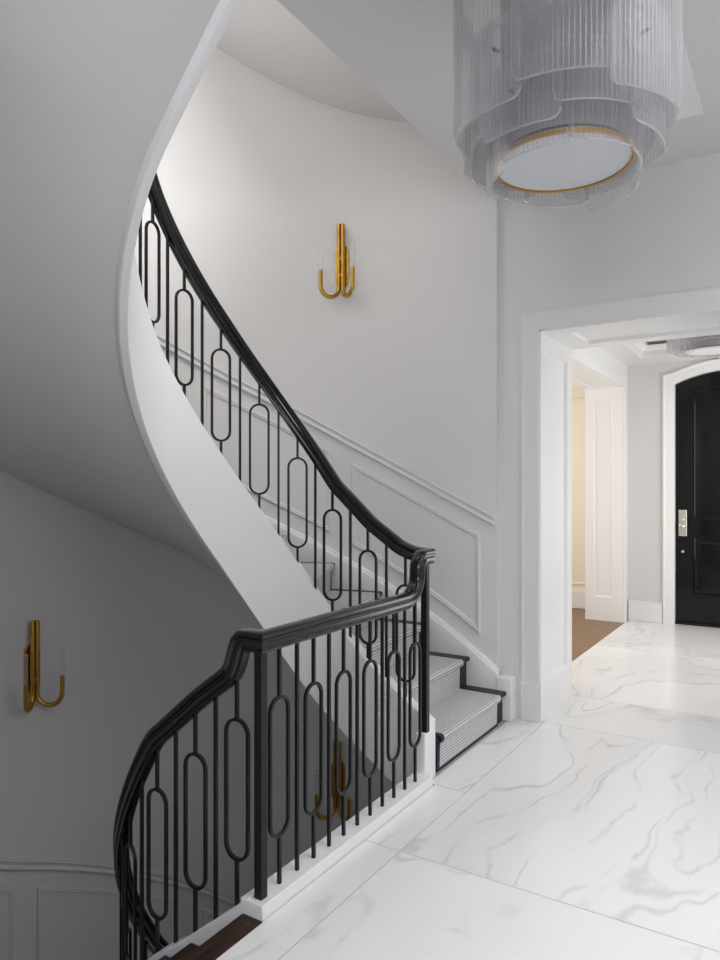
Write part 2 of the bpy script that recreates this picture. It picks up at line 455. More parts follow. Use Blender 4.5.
fl = make_flight(); tag(fl, 'curved white staircase rising from the marble floor, dark wood treads and a white string', 'staircase')
f2 = copy_tree(fl); f2.location.z = -S; tag(f2, 'staircase descending below floor level, its top dark tread at the bottom edge of the view', 'staircase')
f3 = copy_tree(fl); f3.location.z = S; tag(f3, 'next stair flight overhead, seen only as a pale sloping underside above the upper wall', 'staircase')
ru = make_runner(); tag(ru, 'grey striped woven runner climbing the upward stairs beside the black newel post', 'runner')
r2 = copy_tree(ru); r2.location.z = -S; tag(r2, 'dark edged carpet runner on the descending stairs at the bottom of the view', 'runner')

# ------------------------------------------------------------------ railing
rail = empty('stair_railing', (-1.645, 2.58, .075))
tag(rail, 'black iron railing with oval balusters and moulded handrail winding around the open stairwell', 'railing')
def RP(mb, name, mat, **kw):
    o = mb.build(name, mat, **kw); o.data.transform(Matrix.Translation(-rail.location)); o.parent = rail; return o
half = [(0, .040), (.014, .0395), (.026, .036), (.033, .028), (.034, .020), (.029, .014), (.023, .010), (.023, .004), (.027, -.001), (.031, -.008), (.031, -.017), (.026, -.022), (.021, -.024), (.021, -.030), (.019, -.036), (.010, -.038)]
PROF = half+[(-a, b) for a, b in half[::-1] if a > 0]
def rail_path(s0, s1, n, dz):
    pts = []; sd = []
    for i in range(n+1):
        s = s0+(s1-s0)*i/n; p, nn, t = inner(s); e = .004
        sl = (zrail(s+e)-zrail(s-e))/(2*e); k = min(1, max(0, (s-LT+.26)/.12)); z = zrail(s)+.038*(math.sqrt(1+min(sl, 1.6)**2)*(1-k)+k)
        pts.append((p.x, p.y, z+dz)); sd.append(nn)
    return pts, sd
RX = -1.635
# upper rail, ends in a square cap over the far newel
pts, sd = rail_path(-.022, LT+.05, 170, 0)
mb = MB(); mb.sweep(pts, sd, PROF); RP(mb, 'handrail', 'black', smooth=True, ang=35)
# lower rail
pts, sd = rail_path(.0, LT-.03, 340, -S)
pts.append((RX, CY-R, .953)); sd.append((1, -1, 0))
mb = MB(); mb.sweep(pts, sd, PROF); RP(mb, 'handrail', 'black', smooth=True, ang=35)
# level rail with the rising gooseneck at the far end
zc = .953
Y0 = CY-R; Y1 = 2.975
pts = [(RX, Y0+(Y1-Y0)*i/10, zc) for i in range(0, 11)]
n = 12; rr = .13
for i in range(1, n+1):
    a = (PI/2*.97)*i/n; pts.append((RX, Y1+rr*math.sin(a)+.01*i/n, zc+rr*(1-math.cos(a))*.8))
yy, zz = pts[-1][1], pts[-1][2]
for i in range(1, 5): pts.append((RX, yy+.001*i, zz+(1.10-zz)*i/4))
yy = pts[-1][1]
for i in range(1, 9):
    a = PI/2*i/8; pts.append((RX, yy+.05*(1-math.cos(a)), 1.10+.05*math.sin(a)))
pts.append((RX, CY+R-.03, 1.15))
sd = [(1, -1, 0)]+[(1, 0, 0)]*(len(pts)-1)
mb = MB(); mb.sweep(pts, sd, PROF); RP(mb, 'handrail', 'black', smooth=True, ang=35)
# posts
def post(x, y, z0, z1, w=.017):
    mb = MB(); mb.box(x-w, x+w, y-w, y+w, z0, z1); return RP(mb, 'newel_post', 'iron', bevel=.002)
NX2, NY2 = -1.655, 3.235
post(RX, 1.922, .04, .93); post(NX2, NY2, .22, 1.12)
bw = .0062
def bar(mb, p, tx, nx, z0, z1, off=0):
    a = []
    for z in (z0, z1):
        for i, j in ((-1, -1), (1, -1), (1, 1), (-1, 1)):
            q = p+tx*(off+i*bw)+nx*(j*bw); a.append((q.x, q.y, z))
    mb.add(a, [(3, 2, 1, 0), (4, 5, 6, 7)]+[(i, (i+1) % 4, 4+(i+1) % 4, 4+i) for i in range(4)])
def plain(p, t, nn, z0, z1):
    mb = MB(); bar(mb, p, t, nn, z0, z1); RP(mb, 'plain_baluster', 'iron')
def ovalb(p, t, nn, z0, z1, zc):
    mb = MB(); W = .0525; H = .254; b2 = .006
    bar(mb, p, t, nn, z0, zc-H+.003); bar(mb, p, t, nn, zc+H-.003, z1)
    loop = []
    for i in range(17): a = PI*i/16; loop.append((W*math.cos(a), H-W+W*math.sin(a)))
    for i in range(17): a = PI+PI*i/16; loop.append((W*math.cos(a), -H+W+W*math.sin(a)))
    pts = [tuple(p+t*a+Vector((0, 0, zc+b))) for a, b in loop]
    mb.sweep(pts, [tuple(nn)]*len(pts), [(-b2, -b2), (b2, -b2), (b2, b2), (-b2, b2)], closed=True)
    RP(mb, 'oval_baluster', 'iron', smooth=True, ang=50)
NYv = [2.026+.2122*k for k in range(6)]
ty, nx_ = Vector((0, 1, 0)), Vector((1, 0, 0))
for y in NYv:
    p = Vector((RX, y, 0)); ovalb(p, ty, nx_, .04, .93 if y < 3.0 else .985, .48)
for k in range(5):
    y = 2.132+.2122*k; plain(Vector((RX, y, 0)), ty, nx_, .04, .93)
def flight_bal(slist, dz):
    for kind, s in slist:
        p, nn, t = inner(s)
        zt = zrail(s)+.012; zs = zstr(s)-.01
        if kind: ovalb(p, t, nn, zs+dz, zt+dz, zoval(s)+dz)
        else: plain(p, t, nn, zs+dz, zt+dz)
up = []; sv = [.137, .371, .601, .809, 1.027, 1.246, 1.47, 1.696]
while sv[-1] < LT-.3: sv.append(sv[-1]+.22)
for a, b in zip(sv, sv[1:]+[sv[-1]+.2]): up.append((1, a)); up.append((0, (a+b)/2))
flight_bal(up, 0)
lo = []; s = LT-.09
while s > .05: lo.append((1, s)); lo.append((0, s-.105)); s -= .21
flight_bal(lo, -S)

# landing kerb
mb = MB(); mb.box(-1.695, -1.592, CY-R-HS-.003, 3.20, -.435, .05)
struct(mb.build('trim_1', 'trim', bevel=.004))
mb = MB(); mb.box(-1.69, -1.635, 3.195, 3.29, -.2, .25)
struct(mb.build('trim_0', 'trim', bevel=.004))

# ------------------------------------------------------------------ floor
def slabs(name, rects, z, mat, th=.02, gap=.0025):
    mb = MB()
    for i, (x0, x1, y0, y1) in enumerate(rects):
        x0 += gap; y0 += gap; x1 -= gap; y1 -= gap
        vs = [(x, y, zz) for zz in (z-th, z) for y in (y0, y1) for x in (x0, x1)]
        ox, oy = random.uniform(0, 40), random.uniform(0, 40)
        uvs = [[(0, 0)]*4 for _ in range(6)]; fl_ = -1 if i % 2 else 1
        order = [(0, 2, 3, 1), (4, 5, 7, 6), (0, 1, 5, 4), (1, 3, 7, 5), (3, 2, 6, 7), (2, 0, 4, 6)]
        uvs[1] = [(vs[j][0]*fl_+ox, vs[j][1]+oy) for j in order[1]]
        mb.add(vs, order, uvs)
    return mb.build(name, mat, uvname='slab')
rects = [(-1.59, -1.42, -3.0, 2.548), (-1.59, -1.42, 2.548, 3.215), (-1.63, -1.42, 3.215, 4.44), (-1.42, .05, -1.0, .7), (-1.42, .05, .7, 2.548), (-1.42, .05, 2.548, 4.45),
         (.05, 2.3, -1.0, .7), (.05, 2.3, .7, 2.548), (.05, 2.3, 2.548, 4.45), (-1.42, .05, -3, -1), (.05, 2.3, -3, -1),
         (-1.46, .05, 4.45, 5.13), (-1.715, .05, 5.13, 6.9), (-1.715, .05, 6.9, 8.6), (.05, .4, 4.45, 6.9), (.05, .4, 6.9, 8.6)]
struct(slabs('floor', rects, 0, 'marble'))
mb = MB(); mb.box(-1.59, 2.3, -3, 3.215, -.435, -.0035); mb.box(-1.72, 2.3, 3.215, 4.45, -.435, -.0035); mb.box(-1.72, 2.3, 4.45, 9, -.435, -.0035)
struct(mb.build('floor_slab', 'grout'))
mb = MB(); mb.box(-4.6, -1.715, 5.1, 9.2, -.1, -.001)
struct(mb.build('floor_side_room', 'oak'))
mb = MB(); mb.box(-4.4, 2.3, -3, 4.6, -S-.1, -S)
struct(mb.build('floor_lower', 'plaster_floor'))

# ------------------------------------------------------------------ ceilings
mb = MB(); mb.box(-1.73, 2.3, -3, 4.44, CEIL, S); mb.box(-1.73, 2.3, 4.44, 9, S-.1, S)
struct(mb.build('ceiling', 'ceiling'))
mb = MB(); mb.box(-4.4, 2.3, -3, 9, 2*S+.6, 2*S+.7)
struct(mb.build('ceiling_upper', 'ceiling'))

# ------------------------------------------------------------------ walls
mb = MB(); rows = []
for i in range(97):
    t = KT*i/96; p, nn = outer(t); q = p-nn*.07
    rows.append([(p.x, p.y, -S), (p.x, p.y, 2*S+.6), (q.x, q.y, 2*S+.6), (q.x, q.y, -S)])
mb.grid(rows, close_v=True, caps=True)
struct(mb.build('wall_left', 'wall', smooth=True))
YA, YB = 4.43, 5.137; XL, XR, ZH = -1.447, .067, 2.51
mb = MB()
mb.box(-1.735, XL-.03, YA, YB, 0, CEIL+.2); mb.box(XR+.03, 2.3, YA, YB, 0, CEIL+.2); mb.box(XL-.03, XR+.03, YA, YB, ZH+.03, CEIL+.2)
mb.box(-1.74, 2.3, YA+.03, YB, CEIL, 2*S+.6)
struct(mb.build('wall_back', 'wall'))
mb = MB(); mb.box(-1.735, XW+.0, .72, .78, -S, 2*S+.6); mb.box(-1.83, XW, -3, .72, -S, 2*S+.6)
struct(mb.build('wall_near_left', 'wall'))
mb = MB(); mb.box(-1.83, 2.3, -3.1, -3, -S, 2*S+.6)
struct(mb.build('wall_front', 'wall'))
# right wall with a tall window, upper storey window too
def wall_x(name, x, th, y0, y1, z0, z1, holes, mat='wall'):
    mb = MB(); ys = sorted({y0, y1, *[h[0] for h in holes], *[h[1] for h in holes]})
    for a, b in zip(ys, ys[1:]):
        hs = sorted([h for h in holes if h[0] <= a and h[1] >= b], key=lambda h: h[2]); z = z0
        for h in hs:
            mb.box(x, x+th, a, b, z, h[2]); z = h[3]
        mb.box(x, x+th, a, b, z, z1)
    return struct(mb.build(name, mat))
WIN = [(-.6, 3.4, .5, 2.9), (-.6, 3.4, S+.6, S+3.2)]
wall_x('wall_right', 2.3, .15, -3, 4.43, -S, 2*S+.6, WIN)
for i, (a, b, c, d) in enumerate(WIN):
    mb = MB(); w = .04
    for z in (c, (c+d)/2, d): mb.box(2.34, 2.40, a, b, z-w, z+w)
    for k in range(5): y = a+(b-a)*k/4; mb.box(2.34, 2.40, y-w, y+w, c, d)
    f = struct(mb.build('window_%d' % (i+1), 'trim'))
    mb = MB(); mb.box(2.365, 2.372, a, b, c, d); mb.build('pane', 'pane', parent=f)

# ------------------------------------------------------------------ mouldings
def offset_poly(poly, d):
    n = len(poly); out = []
    for i in range(n):
        a, b, c = Vector(poly[i-1]), Vector(poly[i]), Vector(poly[(i+1) % n])
        e1 = (b-a).normalized(); e2 = (c-b).normalized()
        n1 = Vector((-e1.y, e1.x)); n2 = Vector((-e2.y, e2.x)); m = n1+n2; m = m/max(m.dot(n1), .2)
        out.append(b+m*d)
    return out
MOULD = [(0, 0), (.003, .012), (.012, .016), (.018, .010), (.026, .012), (.032, .005), (.035, 0)]
def ring(mb, poly, fmap, prof=MOULD):
    """poly counter-clockwise in the wall's own (u, z) plane"""
    rows = []
    offs = [offset_poly(poly, d) for d, h in prof]
    for i in range(len(poly)):
        rows.append([tuple(fmap(offs[j][i].x, offs[j][i].y, prof[j][1])) for j in range(len(prof))])
    mb.grid(rows, close_u=True)
def wmap(u, z, h): p, nn = outer(-u); q = p+nn*h; return (q.x, q.y, z)   # u = -t so that u grows to the right
def sub(a, b, n): return [(a[0]+(b[0]-a[0])*i/n, a[1]+(b[1]-a[1])*i/n) for i in range(n)]
CR = [(-.3, 1.16), (0, 1.31), (.99, 1.80), (1.58, 2.12), (2.55, 2.60), (3.6, 3.065), (5.5, 4.08), (KT, 4.87)]
crail = smooth_tab(CR, .25)
def wainscot(dz, tmax, first):
    mb = MB(); rows = []
    prof = [(0, 0), (0, .030), (-.008, .034), (-.014, .030), (-.018, .020), (-.036, .018), (-.046, .022), (-.052, .028), (-.060, .026), (-.066, .012), (-.070, 0)]
    for i in range(141):
        t = .012+(tmax-.012)*i/140; p, nn = outer(t); z = crail(t)+dz
        rows.append([(p.x+nn.x*h, p.y+nn.y*h, z+a) for a, h in prof])
    mb.grid(rows, caps=True)
    tr = struct(mb.build('trim_%d' % first, 'wall', smooth=True, ang=25))
    i = first+1
    for t0, t1 in ((.11, 1.10), (1.25, 2.21), (2.36, 3.35), (3.5, 4.45), (4.6, 5.55), (5.7, 6.8)):
        if t1 > tmax: break
        n = 14
        bot = [(-(t1+(t0-t1)*k/n), nosing(t1+(t0-t1)*k/n)+.20+dz) for k in range(n+1)]
        top = [(-(t0+(t1-t0)*k/n), crail(t0+(t1-t0)*k/n)-.175+dz) for k in range(n+1)]
        mb = MB(); ring(mb, bot+top, wmap)
        struct(mb.build('trim_%d' % i, 'wall', smooth=True, ang=25)); i += 1
    return i
ti = wainscot(0, KT, 2); ti = wainscot(-S, KT, ti)
def nt_():
    global ti
    ti += 1; return 'trim_%d' % ti

# plinth where the skirting ends, casing of the wide opening
mb = MB(); mb.box(-1.70, -1.600, 4.335, 4.43, 0, .275)
struct(mb.build('baseboard_plinth', 'trim', bevel=.006))
CP = [(0, -.01), (0, .010), (.010, .012), (.014, .010), (.100, .010), (.104, .013), (.118, .013), (.118, 0)]
def casing(name, x0, x1, z1, y, mat='trim', w=.118, sgn=-1):
    prof = CP; mb = MB(); rows = []
    path = [(x0, 0), (x0, z1), (x1, z1), (x1, 0)]
    for i, (x, z) in enumerate(path):
        r = []
        for d, h in prof:
            d = d*w/.118
            if i == 0: q = (x-d, 0)
            elif i == 1: q = (x-d, z+d)
            elif i == 2: q = (x+d, z+d)
            else: q = (x+d, 0)
            r.append((q[0], y+sgn*h, q[1]))
        rows.append(r)
    mb.grid(rows, close_v=True, caps=True); return struct(mb.build(name, mat))
casing(nt_(), XL, XR, ZH, YA, 'casing')
casing(nt_(), XL, XR, ZH, YB, sgn=1)
mb = MB(); mb.box(-1.568, XL, YA-.018, YA, 0, .24); struct(mb.build('baseboard_casing', 'casing', bevel=.004))
# jamb lining with recessed panels
def lining(name, quad_fn, u0, u1, v0, v1, pu0, pu1, pv0, pv1, dep=.014):
    """flat board with a sunk panel; quad_fn(u, v, h) gives the 3D point, h = height off the wall"""
    mb = MB()
    O = [(u0, v0), (u1, v0), (u1, v1), (u0, v1)]; I = [(pu0, pv0), (pu1, pv0), (pu1, pv1), (pu0, pv1)]
    J = [(pu0+.012, pv0+.012), (pu1-.012, pv0+.012), (pu1-.012, pv1-.012), (pu0+.012, pv1-.012)]
    vs = [quad_fn(u, v, dep) for u, v in O]+[quad_fn(u, v, dep) for u, v in I]+[quad_fn(u, v, .001) for u, v in J]+[quad_fn(u, v, 0) for u, v in O]
    fs = [(i, (i+1) % 4, 4+(i+1) % 4, 4+i) for i in range(4)]+[(4+i, 4+(i+1) % 4, 8+(i+1) % 4, 8+i) for i in range(4)]+[(8, 9, 10, 11)]
    fs += [(12+i, 12+(i+1) % 4, (i+1) % 4, i) for i in range(4)]
    mb.add(vs, fs); return struct(mb.build(name, 'trim'))
lining(nt_(), lambda u, v, h: (XL-.014+h, u, v), YA, YB, 0, ZH, 4.50, 5.02, .24, 2.40, .022)
lining(nt_(), lambda u, v, h: (XR+.014-h, u, v), YA, YB, 0, ZH, 4.50, 5.02, .24, 2.40, .022)
lining(nt_(), lambda u, v, h: (u, v, ZH+.014-h), XL, XR, YA, YB, XL+.16, XR-.16, YA+.14, YB-.14, .022)

# ------------------------------------------------------------------ vestibule
XV = -1.715; YF = 8.40; ZV = 2.89; YO = 8.20; ZO = 2.625
mb = MB()   # left wall of the vestibule, 0.42 thick, wide opening to the side room
mb.box(XV-.43, XV-.012, YO+.03, YF+.5, 0, 3.3); mb.box(XV-.43, XV-.012, YB, 5.45, 0, 3.3); mb.box(XV-.43, XV-.012, 5.45, YO+.03, ZO+.03, 3.3)
struct(mb.build('wall_vestibule_left', 'trim'))
mb = MB(); mb.box(-2.3, -1.735, YA-.02, YB+.35, 0, 3.3); struct(mb.build('wall_return', 'wall'))
lining(nt_(), lambda u, v, h: (u, YO+.014-h, v), XV-.43, XV-.012, 0, ZO, XV-.33, XV-.13, .27, 2.50)
lining(nt_(), lambda u, v, h: (u, v, ZO+.014-h), XV-.43, XV-.012, 5.45, YO, XV-.33, XV-.12, 5.6, YO-.1)
# casing round the side opening
mb = MB(); mb.box(XV-.012, XV+.006, YO, YO+.10, 0, ZO+.10); mb.box(XV-.012, XV+.006, 5.35, 5.45, 0, ZO+.10); mb.box(XV-.012, XV+.006, 5.45, YO, ZO, ZO+.10)
struct(mb.build(nt_(), 'trim', bevel=.005))
# side room
mb = MB(); mb.box(-4.6, XV-.43, 8.9, 9.0, 0, 3.3); mb.box(-4.7, -4.6, 5.1, 9.0, 0, 3.3); mb.box(-4.6, -2.145, 4.95, 5.1, 0, 3.3)
struct(mb.build('wall_side_room', 'wallpaper'))
mb = MB(); mb.box(-4.6, XV-.4, 5.1, 9, 2.9, 3.0); struct(mb.build('ceiling_side_room', 'ceiling'))
mb = MB(); mb.box(-4.6, XV-.43, 8.87, 8.9, 0, .21); mb.box(-4.6, XV-.43, 8.88, 8.9, .21, .235); mb.box(-4.6, XV-.43, 8.885, 8.885, .0, .0)
struct(mb.build('baseboard_side_room', 'trim', bevel=.005))
mb = MB(); mb.box(-4.6, XV-.43, 8.86, 8.9, 2.74, 2.9); struct(mb.build(nt_(), 'wallpaper', bevel=.01))
mb = MB()
for x0, x1 in ((-2.62, -2.22), (-3.2, -2.72)): ring(mb, [(x0, .29), (x1, .29), (x1, 2.62), (x0, 2.62)], lambda u, z, h: (u, 8.9-h, z))
struct(mb.build(nt_(), 'wallpaper'))
# front wall with arched door opening
DX, DH, DR, DT = -.69, .54, 1.29, 2.762
def arch(x, r=0): 
    d = min(abs(x-DX), DH+r); return DT+r - (DR+r) + math.sqrt((DR+r)**2-d*d)
mb = MB()
mb.box(XV-.1, DX-DH, YF+.02, YF+.25, 0, 3.3); mb.box(DX+DH, .6, YF+.02, YF+.25, 0, 3.3)
n = 24; rows = []
for i in range(n+1):
    x = DX-DH+2*DH*i/n; z = arch(x); rows.append([(x, YF+.02, z), (x, YF+.02, 3.3), (x, YF+.25, 3.3), (x, YF+.25, z)])
mb.grid(rows, close_v=True, caps=True)
struct(mb.build('wall_entry', 'wall'))
# arched casing
mb = MB(); rows = []
def crow(x, z, dx, dz):
    return [(x+dx*d, YF+.02-h, z+dz*d) for d, h in ((0, 0), (0, .022), (.09, .026), (.10, .034), (.118, .034), (.125, 0))]
rows.append(crow(DX-DH, 0, -1, 0)); rows.append(crow(DX-DH, arch(DX-DH)-.02, -1, 0))
for i in range(n+1):
    x = DX-DH+2*DH*i/n; d = x-DX; v = Vector((d, math.sqrt(DR*DR-d*d))).normalized()
    if i == 0: v = Vector((-1, .9))
    if i == n: v = Vector((1, .9))
    rows.append(crow(x, arch(x), v.x, v.y))
rows.append(crow(DX+DH, arch(DX+DH)-.02, 1, 0)); rows.append(crow(DX+DH, 0, 1, 0))
mb.grid(rows, close_v=True, caps=True); struct(mb.build(nt_(), 'trim'))
mb = MB(); mb.box(XV, DX-DH-.125, YF-.005, YF+.02, 0, .20); mb.box(XV, DX-DH-.125, YF-.0, YF+.02, .20, .225); struct(mb.build('baseboard_entry', 'trim', bevel=.004))
mb = MB(); mb.box(.3, .4, YB, YF+.25, 0, 3.3)
struct(mb.build('wall_vestibule_right', 'wall'))
# ceiling with tray
TX0, TX1, TY0, TY1, TZ = -1.47, .09, 5.7, 7.92, 3.0
mb = MB()
mb.box(XV-.05, TX0, YB, YF+.05, ZV, 3.05); mb.box(TX1, .35, YB, YF+.05, ZV, 3.05); mb.box(TX0, TX1, YB, TY0, ZV, 3.05); mb.box(TX0, TX1, TY1, YF+.05, ZV, 3.05)
mb.box(XV-.05, .35, YB, YF+.05, TZ+.005, 3.1)
struct(mb.build('ceiling_vestibule', 'trim'))
mb = MB(); ring(mb, [(TX0-.05, TY0-.05), (TX1+.05, TY0-.05), (TX1+.05, TY1+.05), (TX0-.05, TY1+.05)], lambda u, v, h: (u, v, ZV-h), [(0, 0), (.0, .012), (.02, .018), (.04, .012), (.05, .02), (.052, -.02)])
ring(mb, [(TX0, TY0), (TX1, TY0), (TX1, TY1), (TX0, TY1)], lambda u, v, h: (u, v, TZ-h), [(0, .05), (.012, .05), (.03, .035), (.045, .012), (.05, 0)])
struct(mb.build(nt_(), 'trim'))

# front door
door = MB(); n = 20; rows = []
for i in range(n+1):
    x = DX-DH+.004+(2*DH-.008)*i/n; z = arch(x)-.004
    rows.append([(x, YF+.06, .025), (x, YF+.06, z), (x, YF+.11, z), (x, YF+.11, .025)])
door.grid(rows, close_v=True, caps=True)
d = struct(door.build('door_1', 'door'))
PM = [(0, 0), (.002, .012), (.014, .016), (.022, .006), (.03, .0), (.034, -.004)]
mb = MB()
x0, x1 = DX-DH+.17, DX+DH-.17
def dm(u, z, h): return (u, YF+.06-h, z)
ring(mb, [(x0, .335), (x1, .335), (x1, .98), (x0, .98)], dm, PM)
ring(mb, [(x0+.06, .395), (x1-.06, .395), (x1-.06, .92), (x0+.06, .92)], dm, [(0, 0), (.03, .012), (.2, .012)])
mb.build('panel_moulding', 'door', parent=d)
mb = MB(); top = [(x1+(x0-x1)*i/16, arch(x1+(x0-x1)*i/16)-.14) for i in range(17)]
ring(mb, [(x0, 1.16), (x1, 1.16)]+top, dm, PM)
mb.build('panel_moulding', 'door', parent=d)
mb = MB(); mb.box(DX-DH, DX+DH, YF+.03, YF+.14, .001, .03); mb.build('threshold', 'steel', parent=d)
lx = DX-DH+.075
mb = MB(); mb.box(lx-.042, lx+.042, YF+.048, YF+.06, .97, 1.26); lp = mb.build('lock_plate', 'nickel', parent=d, bevel=.004); lp['label'] = 'brushed nickel lock plate'
mb = MB(); mb.tube([(lx, YF+.05, 1.08), (lx, YF+.02, 1.08), (lx, YF+.012, 1.08), (lx, YF-.004, 1.08), (lx, YF-.012, 1.08)], [.012, .010, .024, .027, .012], 20)
mb.build('door_knob', 'nickel', parent=lp, smooth=True)
mb = MB(); mb.tube([(lx, YF+.05, 1.15), (lx, YF+.03, 1.15), (lx, YF+.026, 1.15)], [.017, .016, .008], 20)
mb.box(lx-.004, lx+.004, YF+.012, YF+.03, 1.135, 1.165); mb.build('thumb_turn', 'nickel', parent=lp, smooth=True)
mb = MB(); mb.tube([(lx, YF+.06, .80), (lx, YF+.045, .80), (lx, YF+.04, .80)], [.016, .015, .009], 18); mb.build('deadbolt', 'nickel', parent=d, smooth=True)

# ------------------------------------------------------------------ sconces
def make_sconce():
    # local frame: x = right along the wall, -y = out from the wall, z = up (0 at the bottom of the bends)
    root = empty('wall_sconce')
    mb = MB(); rows = []
    loop = []; w, z0, z1 = .052, .095, .405
    for i in range(13): a = PI*i/12; loop.append((w*math.cos(a), z1-w+w*math.sin(a)))
    for i in range(13): a = PI+PI*i/12; loop.append((w*math.cos(a), z0+w+w*math.sin(a)))
    rows = [[(x, y, z) for x, z in loop] for y in (0, -.014)]
    mb.grid(rows, close_v=True, caps=True); mb.build('backplate', 'brass', parent=root, smooth=True, bevel=.002)
    mb = MB(); mb.tube([(0, -.01, .30), (0, -.05, .30)], .008, 12); mb.tube([(0, -.01, .18), (0, -.05, .18)], .008, 12); mb.build('bracket', 'brass', parent=root, smooth=True)
    r = .0148; D = .150
    for sg in (-1, 1):
        o = Vector((sg*.0155, -.040, 0)); dr = Vector((sg*.70, -.72, 0)).normalized()
        pts = [o+Vector((0, 0, .55)), o+Vector((0, 0, .3)), o+Vector((0, 0, D/2+.02))]
        for i in range(1, 17):
            a = PI*i/16; pts.append(o+dr*(D/2*(1-math.cos(a)))+Vector((0, 0, D/2+.012-D/2*math.sin(a))))
        pts.append(o+dr*D+Vector((0, 0, .135))); pts.append(o+dr*D+Vector((0, 0, .195)))
        mb = MB(); mb.tube(pts, r, 16); am = mb.build('arm', 'brass', parent=root, smooth=True)
        e = o+dr*D
        mb = MB(); mb.lathe([(.0001, .19), (.011, .19), (.012, .20), (.012, .37), (.010, .375), (.0001, .375)], e.x, e.y, 16)
        mb.build('glass_candle', 'candle', parent=am, smooth=True)
    return root
sc = make_sconce()
def place_sconce(o, t, z, label):
    p, nn = outer(t); o.location = (p.x+nn.x*.001, p.y+nn.y*.001, z)
    o.rotation_euler.z = math.atan2(nn.y, nn.x)+PI/2
    tag(o, label, 'wall lamp', 'brass wall sconces along the stairwell')
s2 = copy_tree(sc); s3 = copy_tree(sc)
place_sconce(sc, 1.17, 2.87, 'brass sconce with two curled arms high on the bright upper wall')
place_sconce(s2, 3.385, .115, 'brass sconce on the dark curved wall at the far left edge')
place_sconce(s3, 1.20, -.90, 'brass sconce on the dark lower wall, glimpsed between the oval balusters')

# ------------------------------------------------------------------ chandelier
def ribbed(R0, a0, a1, z0, z1, rc=.03, pitch=.016):
    mb = MB(); arc = R0*(a1-a0); m = max(8, int(round(arc/pitch))*6); pitch = arc/(m/6); nz = 8
    front = []; back = []
    for i in range(m+1):
        u = arc*i/m; a = a0+(a1-a0)*i/m
        e = min(u, arc-u); cut = 0
        if e < rc: cut = rc-math.sqrt(max(0, rc*rc-(rc-e)**2))
        rib = .0042*abs(math.sin(PI*u/pitch))
        f = []; b = []
        for j in range(nz+1):
            zb = z0+cut; z = zb+(z1-zb)*j/nz
            f.append(((R0+rib)*math.cos(a), (R0+rib)*math.sin(a), z)); b.append(((R0-.008)*math.cos(a), (R0-.008)*math.sin(a), z))
        front.append(f+b[::-1])
    mb.grid(front, close_v=True, caps=True); return mb
def make_chandelier():
    # origin at the fixture's top plate; heights are negative from there
    root = empty('chandelier')
    H0 = 3.385
    def Z(z): return z-H0
    mb = MB(); mb.lathe([(.0001, Z(3.384)), (.17, Z(3.384)), (.17, Z(3.35)), (.0001, Z(3.35))], seg=48); mb.build('canopy', 'brass', parent=root, smooth=True)
    for rr, z in ((.340, 3.16), (.285, 2.95), (.232, 2.84)):
        mb = MB(); mb.tube([(rr*math.cos(2*PI*k/48), rr*math.sin(2*PI*k/48), Z(z)) for k in range(48)], .005, 8, closed=True); 
        mb.build('frame_ring', 'glass', parent=root, smooth=True)
    mb = MB(); mb.lathe([(.0001, Z(3.34)), (.19, Z(3.34)), (.205, Z(3.32)), (.205, Z(2.615)), (.0001, Z(2.615))], seg=64); mb.build('lamp_body', 'frost', parent=root, smooth=True)
    mb = MB(); mb.lathe([(.0001, Z(2.60)), (.216, Z(2.60)), (.216, Z(2.586)), (.0001, Z(2.586))], seg=64); mb.build('diffuser', 'diffuser', parent=root, smooth=True)
    mb = MB(); mb.lathe([(.216, Z(2.580)), (.225, Z(2.580)), (.225, Z(2.594)), (.216, Z(2.594))], seg=64, close=True); rg = mb.build('diffuser_ring', 'brass', parent=root, smooth=True); rg['label'] = 'brass ring around the white diffuser'
    def layer(R0, n, span, zs, ztop, ph, dR):
        for k in range(n):
            a = ph+2*PI*k/n; w = 2*PI/n*span/2
            r_ = R0+(dR if k % 2 else 0)
            mb = ribbed(r_, a-w, a+w, Z(zs[k % len(zs)]), Z(ztop-(.03 if k % 2 else 0)))
            g = mb.build('glass_panel', 'glass', parent=root, smooth=True, ang=60)
            zz0 = Z(zs[k % len(zs)]); mm = 24; path = []; rc = .03; arc = r_*2*w
            for i in range(mm+1):
                u = arc*i/mm; u = arc/2-(arc/2)*math.cos(PI*i/mm); e = min(u, arc-u); cut = rc-math.sqrt(max(0, rc*rc-(rc-e)**2)) if e < rc else 0
                aa = a-w+u/r_; path.append(((r_-.002)*math.cos(aa), (r_-.002)*math.sin(aa), zz0+cut))
            mb = MB(); mb.tube(path, .0028, 6); mb.build('polished_edge', 'edge', parent=g, smooth=True)
            for da in ((-.6,) if k % 2 else ()):
                mb = MB(); aa = a+w*da; zz = Z(ztop-.12)
                c, s_ = math.cos(aa), math.sin(aa)
                mb.tube([((r_-.02)*c, (r_-.02)*s_, zz), ((r_+.006)*c, (r_+.006)*s_, zz), ((r_+.010)*c, (r_+.010)*s_, zz)], [.0035, .006, .004], 8)
                mb.build('pin', 'steel', parent=g, smooth=True)
    layer(.355, 8, 1.12, (2.70, 2.645), 3.20, .30, .014)
    layer(.300, 8, 1.10, (2.64, 2.585), 2.98, .62, .013)
    layer(.246, 7, 1.08, (2.55, 2.51, 2.535), 2.86, .15, .010)
    return root
ch = make_chandelier(); ch.location = (-.69, 2.355, 3.385)
tag(ch, 'large tiered ribbed glass chandelier hanging from the foyer ceiling', 'chandelier', 'ribbed glass ceiling fixtures')
c2 = copy_tree(ch); c2.location = (-.69, 6.77, TZ+.004); c2.scale = (1.0, 1.0, .40)
